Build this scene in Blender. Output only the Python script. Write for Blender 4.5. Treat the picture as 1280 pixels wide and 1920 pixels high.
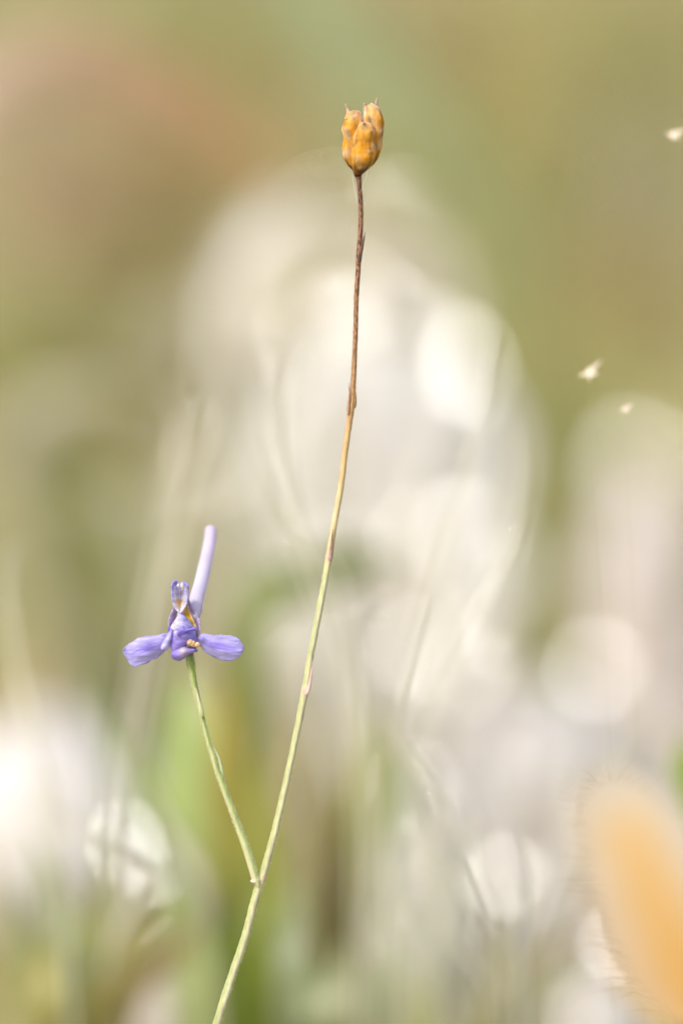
import bpy, math, random
from mathutils import Vector, Matrix, noise
random.seed(11)
R = math.radians
scene = bpy.context.scene
for o in list(bpy.data.objects): bpy.data.objects.remove(o)
COL = scene.collection

# ------------------------------------------------------------------ camera, sky, sun, exposure
CAM_H, PITCH, FOC, SENS, D0 = 0.36, R(12.0), 150.0, 36.0, 0.70
cam_d = bpy.data.cameras.new('camera'); cam = bpy.data.objects.new('camera', cam_d); COL.objects.link(cam)
cam.location = (0, 0, CAM_H); cam.rotation_euler = (math.pi/2 - PITCH, 0, 0)
cam_d.sensor_fit = 'VERTICAL'; cam_d.sensor_height = SENS; cam_d.lens = FOC
cam_d.clip_start = 0.01; cam_d.clip_end = 500
cam_d.dof.use_dof = True; cam_d.dof.focus_distance = D0; cam_d.dof.aperture_fstop = 4.3; cam_d.dof.aperture_blades = 0
scene.camera = cam
SUN_EL, SUN_AZ = R(52), R(-128)        # azimuth measured clockwise from +Y: the sun stands to the left, a little behind the camera
sun_dir = Vector((math.sin(SUN_AZ)*math.cos(SUN_EL), math.cos(SUN_AZ)*math.cos(SUN_EL), math.sin(SUN_EL)))
world = bpy.data.worlds.new('World'); scene.world = world; world.use_nodes = True
wn = world.node_tree.nodes; wl = world.node_tree.links
sky = wn.new('ShaderNodeTexSky'); sky.sky_type = 'NISHITA'; sky.sun_disc = False
sky.sun_elevation = SUN_EL; sky.sun_rotation = SUN_AZ
sky.air_density = 0.78; sky.dust_density = 3.4; sky.ozone_density = 0.7
bg = wn['Background']; bg.inputs[1].default_value = 0.15; wl.new(sky.outputs[0], bg.inputs[0])
sl = bpy.data.lights.new('sun', 'SUN'); sl.energy = 1.5; sl.angle = R(11); sl.color = (1.0, 0.985, 0.955)
so = bpy.data.objects.new('sun', sl); COL.objects.link(so)
so.rotation_euler = sun_dir.to_track_quat('Z', 'Y').to_euler(); so.location = sun_dir*5
vs = scene.view_settings; vs.view_transform = 'Standard'; vs.look = 'None'; vs.gamma = 1.0; vs.exposure = 0.48
try: vs.use_curve_mapping = False
except Exception: pass
scene.cycles.use_denoising = True
scene.cycles.max_bounces = 8

# ------------------------------------------------------------------ helpers
FWD = Vector((0, math.cos(PITCH), -math.sin(PITCH))); RIGHT = Vector((1, 0, 0)); UP = RIGHT.cross(FWD)
KV = SENS/FOC
def P(px, py, dep=D0):                  # a point of the 1280x1920 picture at a distance along the view axis
    return Vector((0, 0, CAM_H)) + dep*(FWD + RIGHT*((px-640)/1920*KV) + UP*(-(py-960)/1920*KV))
def gdep(py):                           # distance at which that picture row meets the ground
    d = FWD + UP*(-(py-960)/1920*KV)
    return CAM_H/max(-d.z, 0.02)
def G(px, py): return P(px, py, gdep(py))
def mm(dep): return dep*KV/1920         # metres per picture pixel at that distance
def lin(c):
    out = []
    for v in c:
        v = v/255
        out.append(v/12.92 if v <= 0.04045 else ((v+0.055)/1.055)**2.4)
    return tuple(out)
def mixc(a, b, t):
    t = min(1, max(0, t)); return tuple(a[i]*(1-t)+b[i]*t for i in range(3))
def ramp(stops, x):
    if x <= stops[0][0]: return stops[0][1]
    for (a, ca), (b, cb) in zip(stops, stops[1:]):
        if x <= b:
            t = (x-a)/(b-a); t = t*t*(3-2*t)
            return mixc(ca, cb, t) if isinstance(ca, tuple) else ca*(1-t)+cb*t
    return stops[-1][1]
def interp(pts, x):
    if x <= pts[0][0]: return pts[0][1]
    for (a, va), (b, vb) in zip(pts, pts[1:]):
        if x <= b: return va + (vb-va)*(x-a)/(b-a)
    return pts[-1][1]
def catmull(pts, n):
    pts = [Vector(p) for p in pts]
    ext = [2*pts[0]-pts[1]] + pts + [2*pts[-1]-pts[-2]]
    seg = len(pts)-1; out = []
    for i in range(n):
        s = i/(n-1)*seg; k = min(int(s), seg-1); t = s-k
        a, b, c, d = ext[k:k+4]
        out.append(0.5*((2*b)+(-a+c)*t+(2*a-5*b+4*c-d)*t*t+(-a+3*b-3*c+d)*t**3))
    return out
def empty(name, loc):
    o = bpy.data.objects.new(name, None); o.empty_display_size = 0.01; COL.objects.link(o); o.location = loc; return o
def tag(o, label=None, cat=None, group=None, kind=None):
    if label: o['label'] = label
    if cat: o['category'] = cat
    if group: o['group'] = group
    if kind: o['kind'] = kind
    return o
def wloc(o):
    v = Vector((0, 0, 0))
    while o: v += o.location; o = o.parent
    return v
def build(name, verts, faces, cols, mat, parent=None, loc=None, smooth=True, speck=None):
    base = Vector(loc) if loc is not None else (wloc(parent) if parent else Vector((0, 0, 0)))
    me = bpy.data.meshes.new(name)
    me.from_pydata([tuple(Vector(v)-base) for v in verts], [], faces)
    if cols:
        a = me.color_attributes.new('Col', 'FLOAT_COLOR', 'POINT')
        buf = []
        for c in cols: buf += [c[0], c[1], c[2], 1.0]
        a.data.foreach_set('color', buf)
    if speck:
        a = me.attributes.new('Speck', 'FLOAT', 'POINT'); a.data.foreach_set('value', speck)
    if smooth: me.polygons.foreach_set('use_smooth', [True]*len(me.polygons))
    me.materials.append(mat); me.update()
    o = bpy.data.objects.new(name, me); COL.objects.link(o)
    if parent:
        o.parent = parent; o.location = base - wloc(parent)
    else: o.location = base
    return o
def tube(path, rad, nseg=10, colfn=None, ripple=None, cap=True):
    n = len(path); V = []; F = []; C = []; SP = []
    ref = Vector((0, -1, 0))
    for i, p in enumerate(path):
        t = (path[min(i+1, n-1)]-path[max(i-1, 0)]).normalized()
        a = t.cross(ref)
        a = a.normalized() if a.length > 1e-5 else Vector((1, 0, 0))
        b = a.cross(t).normalized()
        for k in range(nseg):
            th = 2*math.pi*k/nseg
            r = rad(i/(n-1))*(ripple(i/(n-1), th) if ripple else 1)
            V.append(p + (a*math.cos(th)+b*math.sin(th))*r)
            if colfn:
                c = colfn(i/(n-1), th, V[-1]); C.append(c[:3]); SP.append(c[3] if len(c) > 3 else 0.0)
    for i in range(n-1):
        for k in range(nseg):
            k2 = (k+1) % nseg
            F.append((i*nseg+k, i*nseg+k2, (i+1)*nseg+k2, (i+1)*nseg+k))
    if cap:
        F.append(tuple(range(nseg))[::-1]); F.append(tuple(range((n-1)*nseg, n*nseg)))
    return V, F, C, SP
def grid(fn, nu, nv, colfn):
    V, F, C = [], [], []
    for j in range(nv+1):
        for i in range(nu+1):
            u, v = i/nu, j/nv
            V.append(fn(u, v)); C.append(colfn(u, v))
    for j in range(nv):
        for i in range(nu):
            a = j*(nu+1)+i; F.append((a, a+1, a+nu+2, a+nu+1))
    return V, F, C
def solid(o, t):
    m = o.modifiers.new('thickness', 'SOLIDIFY'); m.thickness = t; m.offset = 0
    return o

# ------------------------------------------------------------------ materials
def mat_new(name):
    m = bpy.data.materials.new(name); m.use_nodes = True
    return m, m.node_tree.nodes, m.node_tree.links, m.node_tree.nodes['Principled BSDF']
def leaf_material(name, scale=400, var=0.35, rough=0.45, spec=0.5, transl=0.3, streak=(1, 1, 1), bump=0.1, sheen=0.0):
    m, n, l, p = mat_new(name)
    at = n.new('ShaderNodeAttribute'); at.attribute_name = 'Col'
    tc = n.new('ShaderNodeTexCoord'); mp = n.new('ShaderNodeMapping'); mp.inputs['Scale'].default_value = streak
    nz = n.new('ShaderNodeTexNoise'); nz.inputs['Scale'].default_value = scale; nz.inputs['Detail'].default_value = 4
    l.new(tc.outputs['Object'], mp.inputs[0]); l.new(mp.outputs[0], nz.inputs['Vector'])
    mr = n.new('ShaderNodeMapRange'); mr.inputs[1].default_value = 0.3; mr.inputs[2].default_value = 0.7
    mr.inputs[3].default_value = 1-var; mr.inputs[4].default_value = 1+var
    l.new(nz.outputs[0], mr.inputs[0])
    mu = n.new('ShaderNodeVectorMath'); mu.operation = 'MULTIPLY'
    l.new(at.outputs['Color'], mu.inputs[0]); l.new(mr.outputs[0], mu.inputs[1])
    l.new(mu.outputs[0], p.inputs['Base Color'])
    p.inputs['Roughness'].default_value = rough; p.inputs['Specular IOR Level'].default_value = spec
    if sheen: p.inputs['Sheen Weight'].default_value = sheen; p.inputs['Sheen Roughness'].default_value = 0.4
    bp = n.new('ShaderNodeBump'); bp.inputs['Strength'].default_value = bump; bp.inputs['Distance'].default_value = 0.0004
    l.new(nz.outputs[0], bp.inputs['Height']); l.new(bp.outputs[0], p.inputs['Normal'])
    if transl:
        tr = n.new('ShaderNodeBsdfTranslucent'); mx = n.new('ShaderNodeMixShader'); mx.inputs[0].default_value = transl
        l.new(mu.outputs[0], tr.inputs[0]); l.new(p.outputs[0], mx.inputs[1]); l.new(tr.outputs[0], mx.inputs[2])
        l.new(mx.outputs[0], n['Material Output'].inputs[0])
    return m
M_LEAF = leaf_material('grass_leaf', 60, 0.25, 0.42, 0.5, 0.3)
M_DRY = leaf_material('dry_leaf', 90, 0.3, 0.6, 0.35, 0.3, bump=0.2)
M_PETAL = leaf_material('violet_petal', 1100, 0.3, 0.5, 0.35, 0.38, streak=(0.35, 1, 1.6), bump=0.35, sheen=0.15)
M_SPUR = leaf_material('pale_spur', 300, 0.06, 0.5, 0.35, 0.4, bump=0.05, sheen=0.2)
M_POD = leaf_material('seed_pod_skin', 900, 0.34, 0.62, 0.3, 0.3, streak=(1, 1, 0.6), bump=1.0)
M_ANTHER = leaf_material('anther_skin', 3000, 0.2, 0.5, 0.4, 0.15, bump=0.4)
M_NEAR = leaf_material('orange_leaf', 900, 0.08, 0.6, 0.3, 0.3, bump=0.1)
M_HAIR = leaf_material('plant_hair', 100, 0.1, 0.5, 0.4, 0.4)
def stem_material():
    m = leaf_material('stem_skin', 1500, 0.14, 0.5, 0.4, 0.0, streak=(1, 1, 0.25), bump=0.35, sheen=0.25)
    n, l = m.node_tree.nodes, m.node_tree.links; p = n['Principled BSDF']
    src = p.inputs['Base Color'].links[0].from_socket
    sp = n.new('ShaderNodeAttribute'); sp.attribute_name = 'Speck'
    tc = n.new('ShaderNodeTexCoord'); mp = n.new('ShaderNodeMapping'); mp.inputs['Scale'].default_value = (1, 1, 0.4)
    nz = n.new('ShaderNodeTexNoise'); nz.inputs['Scale'].default_value = 2900; nz.inputs['Detail'].default_value = 3
    l.new(tc.outputs['Object'], mp.inputs[0]); l.new(mp.outputs[0], nz.inputs['Vector'])
    mr = n.new('ShaderNodeMapRange'); mr.inputs[1].default_value = 0.46; mr.inputs[2].default_value = 0.56
    l.new(nz.outputs[0], mr.inputs[0])
    mul = n.new('ShaderNodeMath'); mul.operation = 'MULTIPLY'; l.new(mr.outputs[0], mul.inputs[0]); l.new(sp.outputs['Fac'], mul.inputs[1])
    mx = n.new('ShaderNodeMix'); mx.data_type = 'RGBA'; l.new(mul.outputs[0], mx.inputs['Factor'])
    l.new(src, mx.inputs[6]); mx.inputs[7].default_value = (*lin((70, 48, 38)), 1); l.new(mx.outputs[2], p.inputs['Base Color'])
    return m
M_STEM = stem_material()
def stone_material():
    m, n, l, p = mat_new('pale_limestone')
    at = n.new('ShaderNodeAttribute'); at.attribute_name = 'Col'
    tc = n.new('ShaderNodeTexCoord'); nz = n.new('ShaderNodeTexNoise'); nz.inputs['Scale'].default_value = 45; nz.inputs['Detail'].default_value = 6
    l.new(tc.outputs['Object'], nz.inputs['Vector'])
    cr = n.new('ShaderNodeValToRGB'); cr.color_ramp.elements[0].position = 0.33; cr.color_ramp.elements[0].color = (0.62, 0.58, 0.5, 1)
    cr.color_ramp.elements[1].position = 0.55; cr.color_ramp.elements[1].color = (1, 1, 1, 1)
    l.new(nz.outputs[0], cr.inputs[0])
    mu = n.new('ShaderNodeVectorMath'); mu.operation = 'MULTIPLY'; l.new(at.outputs['Color'], mu.inputs[0]); l.new(cr.outputs[0], mu.inputs[1])
    l.new(mu.outputs[0], p.inputs['Base Color']); p.inputs['Roughness'].default_value = 0.75
    bp = n.new('ShaderNodeBump'); bp.inputs['Strength'].default_value = 0.4; bp.inputs['Distance'].default_value = 0.003
    l.new(nz.outputs[0], bp.inputs['Height']); l.new(bp.outputs[0], p.inputs['Normal'])
    return m
M_STONE = stone_material()
def ground_material():
    m, n, l, p = mat_new('dry_meadow_soil')
    tc = n.new('ShaderNodeTexCoord'); nz = n.new('ShaderNodeTexNoise'); nz.inputs['Scale'].default_value = 5; nz.inputs['Detail'].default_value = 8
    n2 = n.new('ShaderNodeTexNoise'); n2.inputs['Scale'].default_value = 90; n2.inputs['Detail'].default_value = 5
    l.new(tc.outputs['Object'], nz.inputs['Vector']); l.new(tc.outputs['Object'], n2.inputs['Vector'])
    cr = n.new('ShaderNodeValToRGB'); e = cr.color_ramp.elements
    e[0].position = 0.35; e[0].color = (*lin((150, 150, 82)), 1); e[1].position = 0.65; e[1].color = (*lin((184, 164, 112)), 1)
    l.new(nz.outputs[0], cr.inputs[0])
    at = n.new('ShaderNodeAttribute'); at.attribute_name = 'Col'; mx = n.new('ShaderNodeMix'); mx.data_type = 'RGBA'
    l.new(at.outputs['Fac'], mx.inputs['Factor']); l.new(cr.outputs[0], mx.inputs[6]); mx.inputs[7].default_value = (*lin((222, 212, 198)), 1)
    mr = n.new('ShaderNodeMapRange'); mr.inputs[1].default_value = 0.3; mr.inputs[2].default_value = 0.7; mr.inputs[3].default_value = 0.7; mr.inputs[4].default_value = 1.25
    l.new(n2.outputs[0], mr.inputs[0])
    mu = n.new('ShaderNodeVectorMath'); mu.operation = 'MULTIPLY'; l.new(mx.outputs[2], mu.inputs[0]); l.new(mr.outputs[0], mu.inputs[1])
    l.new(mu.outputs[0], p.inputs['Base Color']); p.inputs['Roughness'].default_value = 0.9
    bp = n.new('ShaderNodeBump'); bp.inputs['Strength'].default_value = 0.6; bp.inputs['Distance'].default_value = 0.01
    l.new(n2.outputs[0], bp.inputs['Height']); l.new(bp.outputs[0], p.inputs['Normal'])
    return m
M_GROUND = ground_material()

# ------------------------------------------------------------------ ground
PATCH = [(1010, 1480, 300, 300), (90, 1490, 210, 130), (760, 1050, 300, 190), (1220, 1130, 150, 200), (640, 610, 280, 130), (300, 1880, 130, 70), (840, 1250, 160, 120), (1130, 1850, 120, 90)]
PW = []
for (a, b_, ra, rb) in PATCH:
    c_ = G(a, b_); PW.append((c_.x, c_.y, ra*mm(gdep(b_)), (G(a, b_-rb).y-G(a, b_+rb).y)/2))
def pale(x, y):
    m_ = 0
    wob = 0.35*noise.noise((x*22, y*14, 2))+0.2*noise.noise((x*60, y*40, 5))
    for (cx, cy, rx, ry) in PW:
        d = math.hypot((x-cx)/rx, (y-cy)/ry)+wob; m_ = max(m_, min(1, max(0, (1.15-d)/0.3)))
    return m_
def ground():
    def steps(a, b, st): return [round(a+i*st, 4) for i in range(int(round((b-a)/st))+1)]
    xs = sorted(set(steps(-3, 3, 0.1)+steps(-0.5, 0.5, 0.0125)+[-200, -60, -20, -8, 8, 20, 60, 200]))
    ys = sorted(set(steps(-1, 8, 0.1)+steps(0.9, 2.8, 0.0125)+[-200, -60, -15, 15, 30, 80, 250]))
    V = []; F = []; C = []
    for y in ys:
        for x in xs:
            V.append((x, y, 0.012*noise.noise((x*2.2, y*2.2, 0))-0.012 if abs(x) < 3 and -1 <= y <= 8 else -0.012))
            k = pale(x, y) if abs(x) < 0.6 and 0.9 < y < 3 else 0; C.append((k, k, k))
    w = len(xs)
    for j in range(len(ys)-1):
        for i in range(w-1): F.append((j*w+i, j*w+i+1, (j+1)*w+i+1, (j+1)*w+i))
    tag(build('ground', V, F, C, M_GROUND), kind='structure')
ground()

# ------------------------------------------------------------------ stones
def stone(px0, px1, py0, py1, col, label, seed, depth_ratio=0.8, lump=0.16):
    dep = gdep(py1); s = mm(dep); c = G((px0+px1)/2, py1)
    w, h = (px1-px0)*s/2, (py1-py0)*s
    import bmesh
    bm = bmesh.new(); bmesh.ops.create_icosphere(bm, subdivisions=4, radius=1)
    V = []; C = []
    off = Vector((seed*3.1, seed*1.7, seed*0.9))
    for v in bm.verts:
        d = v.co.normalized()
        k = 1 + lump*noise.noise(d*1.3+off) + lump*0.5*noise.noise(d*3+off) + 0.03*noise.noise(d*9+off)
        V.append(Vector((d.x*w*k, d.y*w*depth_ratio*k, h*0.22 + d.z*h*0.78*k)) + Vector((c.x, c.y+w*depth_ratio*0.4, -0.006)))
        C.append(mixc(lin(col), tuple(x*0.8 for x in lin(col)), 0.5+noise.noise(d*2.2-off)))
    F = [tuple(v.index for v in f.verts) for f in bm.faces]; bm.free()
    o = build('pale_stone', V, F, C, M_STONE, loc=(c.x, c.y, 0))
    return tag(o, label, 'stone', 'pale stones in the meadow')
STONES = [
 (490, 965, 600, 1050, (240, 235, 224), 'largest and whitest stone shaped as a bright blur disc, behind the middle of the tall stem'),  # stone given the outline of a bright out-of-focus disc
 (735, 965, 985, 1215, (216, 210, 194), 'blurred cream stone tucked under the largest white stone'),
 (395, 905, 395, 680, (200, 190, 160), 'broad beige blurred stone behind the brown upper stem, beyond the white one'),
 (1105, 1340, 840, 1260, (234, 223, 212), 'tall pinkish grey blurred stone cut off beside the green blades'),
 (835, 1215, 1250, 1690, (228, 222, 214), 'pinkish white blurred stone rising behind the bristly seed head'),
 (725, 850, 1190, 1390, (220, 216, 206), 'small upright pale blurred stone beside the pinkish white stone'),
 (-120, 330, 1310, 1650, (242, 238, 232), 'bright white blurred stone behind the slanting green grass blades'),
 (200, 400, 1810, 2010, (218, 208, 196), 'low pinkish pale stone beside the foot of the stem'),
 (1060, 1240, 1790, 2010, (228, 224, 218), 'low white stone under the orange leaf'),
 (345, 500, 845, 975, (205, 196, 172), 'small beige blurred stone left of the largest white stone'),
 (690, 850, 1490, 1760, (222, 218, 206), 'narrow grey white stone veiled by pale grass streaks'),
]
for i, (a, b, c, d, col, lab) in enumerate(STONES): stone(a, b, c, d, col, lab, i+1)

# ------------------------------------------------------------------ leafy clumps behind
def clump(px, py, rx, ry, col, label, name='herb_clump', cat='plant', n=260, leaf=0.3, upright=0.5, mat=None):
    dep = gdep(py+ry); s = mm(dep)
    base = G(px, py+ry); w, h = rx*s, ry*s
    root = empty(name, (base.x, base.y, -0.008))
    c0 = lin(col); g_ = sum(c0)/3; c0 = tuple(max(0.01, g_+(x-g_)*1.18) for x in c0); V = []; F = []; C = []
    rnd = random.Random(int(px*7+py))
    for i in range(n):
        while True:
            q = Vector((rnd.uniform(-1, 1), rnd.uniform(-1, 1), rnd.uniform(-1, 1)))
            if q.length < 1: break
        p = base + Vector((q.x*w, q.y*w*0.7, h*1.0+q.z*h))
        L = leaf*min(w, h)*rnd.uniform(0.6, 1.5); W = L*rnd.uniform(0.25, 0.5)
        d = Vector((rnd.gauss(0, 1), rnd.gauss(0, 1), rnd.gauss(0, 1)+upright*2)).normalized()
        sd = d.cross(Vector((rnd.gauss(0, 1), rnd.gauss(0, 1), rnd.gauss(0, 1)))).normalized()
        nn = d.cross(sd)
        k = len(V)
        cc = tuple(x*rnd.uniform(0.75, 1.3) for x in c0)
        V += [p, p+d*L*0.5+sd*W*0.5+nn*L*0.06, p+d*L, p+d*L*0.5-sd*W*0.5+nn*L*0.06]; C += [cc]*4
        F.append((k, k+1, k+2, k+3))
    tag(build('leaves', V, F, C, mat or M_LEAF, root), kind='stuff')
    pts = []
    for i in range(5):
        a = rnd.uniform(0, 6.28)
        top = base + Vector((math.cos(a)*w*0.5, math.sin(a)*w*0.35, h*1.5))
        path = catmull([base-Vector((0, 0, 0.01)), (base+top)/2+Vector((rnd.uniform(-1, 1)*w*0.1, 0, 0)), top], 8)
        v, f, c, _ = tube(path, lambda t: 0.0012*(1-0.6*t), 5, lambda t, th, p: tuple(x*0.7 for x in c0))
        build('stalk', v, f, c, M_DRY, root)
    return tag(root, label, cat, 'low plants of the meadow behind')
CL = [
 (110, 330, 170, 230, (196, 172, 146), 'pinkish tan dry plant, the palest of the blurred plants far behind'),
 (150, 110, 170, 70, (180, 175, 138), 'pale sage blurred plant above the pinkish tan one'),
 (220, 20, 140, 70, (172, 172, 104), 'yellow green blurred plant farthest behind the pinkish one'),
 (330, 430, 130, 120, (150, 120, 72), 'dark brown withered plant beside the pinkish tan one'),
 (390, 240, 120, 80, (200, 148, 84), 'orange brown withered plant between the dark brown and green ones'),
 (420, 80, 90, 120, (140, 146, 74), 'olive green blurred plant behind the orange brown one'),
 (790, 130, 100, 180, (138, 108, 58), 'brown blurred plant behind the dry seed pod'),
 (980, 180, 130, 260, (186, 174, 104), 'tall yellow olive blurred plant beyond the seed pod'),
 (1140, 230, 90, 170, (166, 168, 130), 'grey sage blurred plant beside the tall yellow one'),
 (1240, 80, 120, 110, (158, 146, 80), 'olive brown blurred plant behind the grey sage one'),
 (1260, 430, 110, 170, (186, 174, 148), 'pinkish grey blurred plant below the glinting husk'),
 (30, 740, 110, 160, (128, 126, 48), 'darkest olive blurred plant left of the stones'),
 (200, 600, 170, 120, (160, 152, 96), 'olive tan blurred plant before the pinkish dry one'),
 (960, 400, 110, 130, (170, 172, 94), 'yellow green plant in front of the tall yellow olive one'),
 (1160, 570, 120, 90, (192, 168, 112), 'tan blurred plant behind the brightest glint'),
 (1100, 850, 90, 170, (160, 166, 92), 'green blurred plant between the white and pinkish grey stones'),
 (540, 1060, 120, 80, (134, 142, 78), 'dark green blurred plant below the largest white stone'),
 (150, 980, 190, 150, (156, 156, 104), 'grey olive blurred plant behind the violet flower'),
 (300, 780, 120, 110, (176, 164, 120), 'straw coloured blurred plant near the small beige stone'),
]
for a in CL: clump(*a)

# ------------------------------------------------------------------ meadow grass (uncountable)
def meadow():
    rnd = random.Random(5); V = []; F = []; C = []
    pal = [(172, 164, 108), (150, 150, 84), (196, 182, 138), (138, 142, 78), (186, 168, 122), (214, 206, 178)]
    n = 0
    while n < 9000:
        y = 1.0+4.5*rnd.random()**1.5; x = rnd.uniform(-1, 1)*(0.35+0.35*y)
        patch = noise.noise((x*3.0, y*1.6, 7))
        if rnd.random() > 0.35+0.9*max(0, patch+0.25): continue
        if y < 1.25 and rnd.random() < 0.4: continue
        if rnd.random() < 0.8*pale(x, y): continue
        n += 1
        h = rnd.uniform(0.02, 0.055)*(1+0.4*min(1, max(0, y-1.3))); w = rnd.uniform(0.0009, 0.0026)*(1+0.5*(y > 2))
        c = pal[int((patch*2.2+0.9+rnd.gauss(0, 0.7))*2.2) % len(pal)]
        c = tuple(k*rnd.uniform(0.8, 1.2) for k in lin(c))
        a = rnd.uniform(0, 6.28); lean = Vector((math.cos(a), math.sin(a), 0))*h*rnd.uniform(0.1, 0.9)
        sd = Vector((math.cos(a+1.57+rnd.uniform(-.6, .6)), math.sin(a+1.57), 0))*w/2
        b = Vector((x, y, -0.02)); k = len(V)
        m1 = b+lean*0.35+Vector((0, 0, h*0.6+0.02)); t = b+lean+Vector((0, 0, h+0.02))
        V += [b-sd, b+sd, m1+sd*0.9, m1-sd*0.9, t]; C += [c]*5
        F += [(k, k+1, k+2, k+3), (k+3, k+2, k+4)]
    tag(build('meadow_grass', V, F, C, M_LEAF), 'short straw and olive grass covering the ground', 'grass', kind='stuff')
meadow()

# ------------------------------------------------------------------ bleached curled leaves lying about
NEAR = ['by the largest white stone', 'by the cream stone under the largest one', 'by the broad beige stone', 'by the tall pinkish grey stone', 'by the pinkish white stone', 'by the small upright pale stone',
        'by the bright white stone behind slanting grass', 'by the low pinkish stone', 'by the low white stone under the orange leaf', 'by the small beige stone', 'by the narrow grey white stone']
def near_stone(c): return NEAR[min(range(len(STONE_AT)), key=lambda i: math.hypot(c.x-STONE_AT[i][0], c.y-STONE_AT[i][1])-STONE_AT[i][2])]
def curled(px, py, L, W, col, rnd, lab):
    c = G(px, py); c.z = -0.012
    for (sx, sy, sr) in STONE_AT:
        if (c.x-sx)**2+(c.y-sy)**2 < sr*sr: c.y = sy-sr*rnd.uniform(0.9, 1.1)
    bend = rnd.uniform(1.6, 4.2)*rnd.choice((-1, 1)); a0 = rnd.uniform(0.25, 2.9); yaw = rnd.uniform(-0.7, 0.7)
    n = 18; V = []; F = []; C = []; p = Vector((0, 0, 0)); c0 = lin(col)
    wd = Vector((rnd.uniform(-0.3, 0.3), -1, rnd.uniform(0.3, 1.4))).normalized()
    rot = Matrix.Rotation(yaw, 3, 'Z'); lowest = 0
    for i in range(n+1):
        t = i/n; a = a0+bend*(t-0.3)
        d = Vector((math.cos(a), 0, math.sin(a))); p = p+d*L/n
        w = W*math.sin(math.pi*min(1, 0.06+t*0.92))**0.7/2
        nn = d.cross(wd)
        q = tuple(x*(0.92+0.16*rnd.random()) for x in c0)
        V += [p-wd*w, p+nn*w*0.25, p+wd*w]; C += [q, tuple(x*0.9 for x in q), q]
        lowest = min(lowest, (p-wd*w).z, (p+wd*w).z)
        if i: k = (i-1)*3; F += [(k, k+1, k+4, k+3), (k+1, k+2, k+5, k+4)]
    V = [rot@v+c-Vector((0, 0, lowest+0.002)) for v in V]
    o = build('curled_leaf', V, F, C, M_DRY, loc=c); solid(o, 0.0004)
    return tag(o, 'bleached curled dry leaf lying '+near_stone(c), 'dry leaf', 'bleached leaves among the pale stones')
STONE_AT = []
for (a, b, c, d, col, lab) in STONES:
    w_ = (b-a)*mm(gdep(d))/2; q_ = G((a+b)/2, d); STONE_AT.append((q_.x, q_.y+w_*0.32, w_*1.02))
rl = random.Random(77)
for (x0, x1, y0, y1, n_) in ((380, 980, 520, 1060, 34), (420, 980, 1060, 1300, 16), (700, 1180, 1380, 1900, 34), (-40, 320, 1380, 1700, 14), (1060, 1300, 980, 1350, 10)):
    for i in range(n_):
        curled(rl.uniform(x0, x1), rl.uniform(y0, y1), rl.uniform(0.02, 0.055), rl.uniform(0.005, 0.014),
               rl.choice([(226, 220, 206), (212, 202, 178), (238, 236, 230), (204, 194, 164), (220, 206, 194)]), rl, None)

# ------------------------------------------------------------------ glossy leaves added as sun reflectors, to make bright blur discs
M_REFLECTOR = leaf_material('reflector_leaf_gloss', 60, 0.1, 0.1, 1.0, 0.1, bump=0.0)
def waxy(px, py, size, rnd, col=(228, 222, 208)):
    c = G(px, py); size *= max(0.45, gdep(py)-0.7); c.z = 0.012+size*0.5
    for (sx, sy, sr) in STONE_AT:
        if (c.x-sx)**2+(c.y-sy)**2 < sr*sr: c = P(px, py, (sy-sr*1.3)/FWD.y); c.z = max(c.z, 0.012+size*0.5)
    view = (Vector((0, 0, CAM_H))-c).normalized(); hv = (view+sun_dir).normalized()
    hv = (hv+Vector((rnd.gauss(0, 0.012), rnd.gauss(0, 0.012), rnd.gauss(0, 0.012)))).normalized()
    a = hv.cross(Vector((rnd.gauss(0, 1), rnd.gauss(0, 1), rnd.gauss(0, 1)))).normalized(); b = hv.cross(a)
    n, m = 8, 5; V = []; F = []; C = []; asp = rnd.uniform(0.45, 0.8)
    for j in range(m+1):
        for i in range(n+1):
            t = i/n; w = math.sin(math.pi*min(1, 0.04+t*0.94))**0.6*asp*(j/m-0.5)*2; x = (t-0.5)*2
            V.append(c+(a*x+b*w)*size/1.0-hv*size*(0.035*x*x+0.05*w*w)); C.append(lin(col))
    for j in range(m):
        for i in range(n): k = j*(n+1)+i; F.append((k, k+1, k+n+2, k+n+1))
    # a short petiole down to the ground
    v2, f2, c2, _ = tube(catmull([V[(m//2)*(n+1)], (V[(m//2)*(n+1)]+Vector((c.x, c.y+0.003, -0.012)))/2, Vector((c.x, c.y+0.003, -0.014))], 6), lambda t: 0.0005, 5, lambda t, th, p: lin((190, 178, 140)))
    root = empty('sun_reflector_leaf', (c.x, c.y, -0.012))
    build('leaf_blade', V, F, C, M_REFLECTOR, root); build('leaf_stalk', v2, f2, c2, M_DRY, root)
    return tag(root, 'small pale leaf added as a sun reflector '+near_stone(c), 'leaf', 'leaves added as sun reflectors')
rw = random.Random(9)
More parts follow.
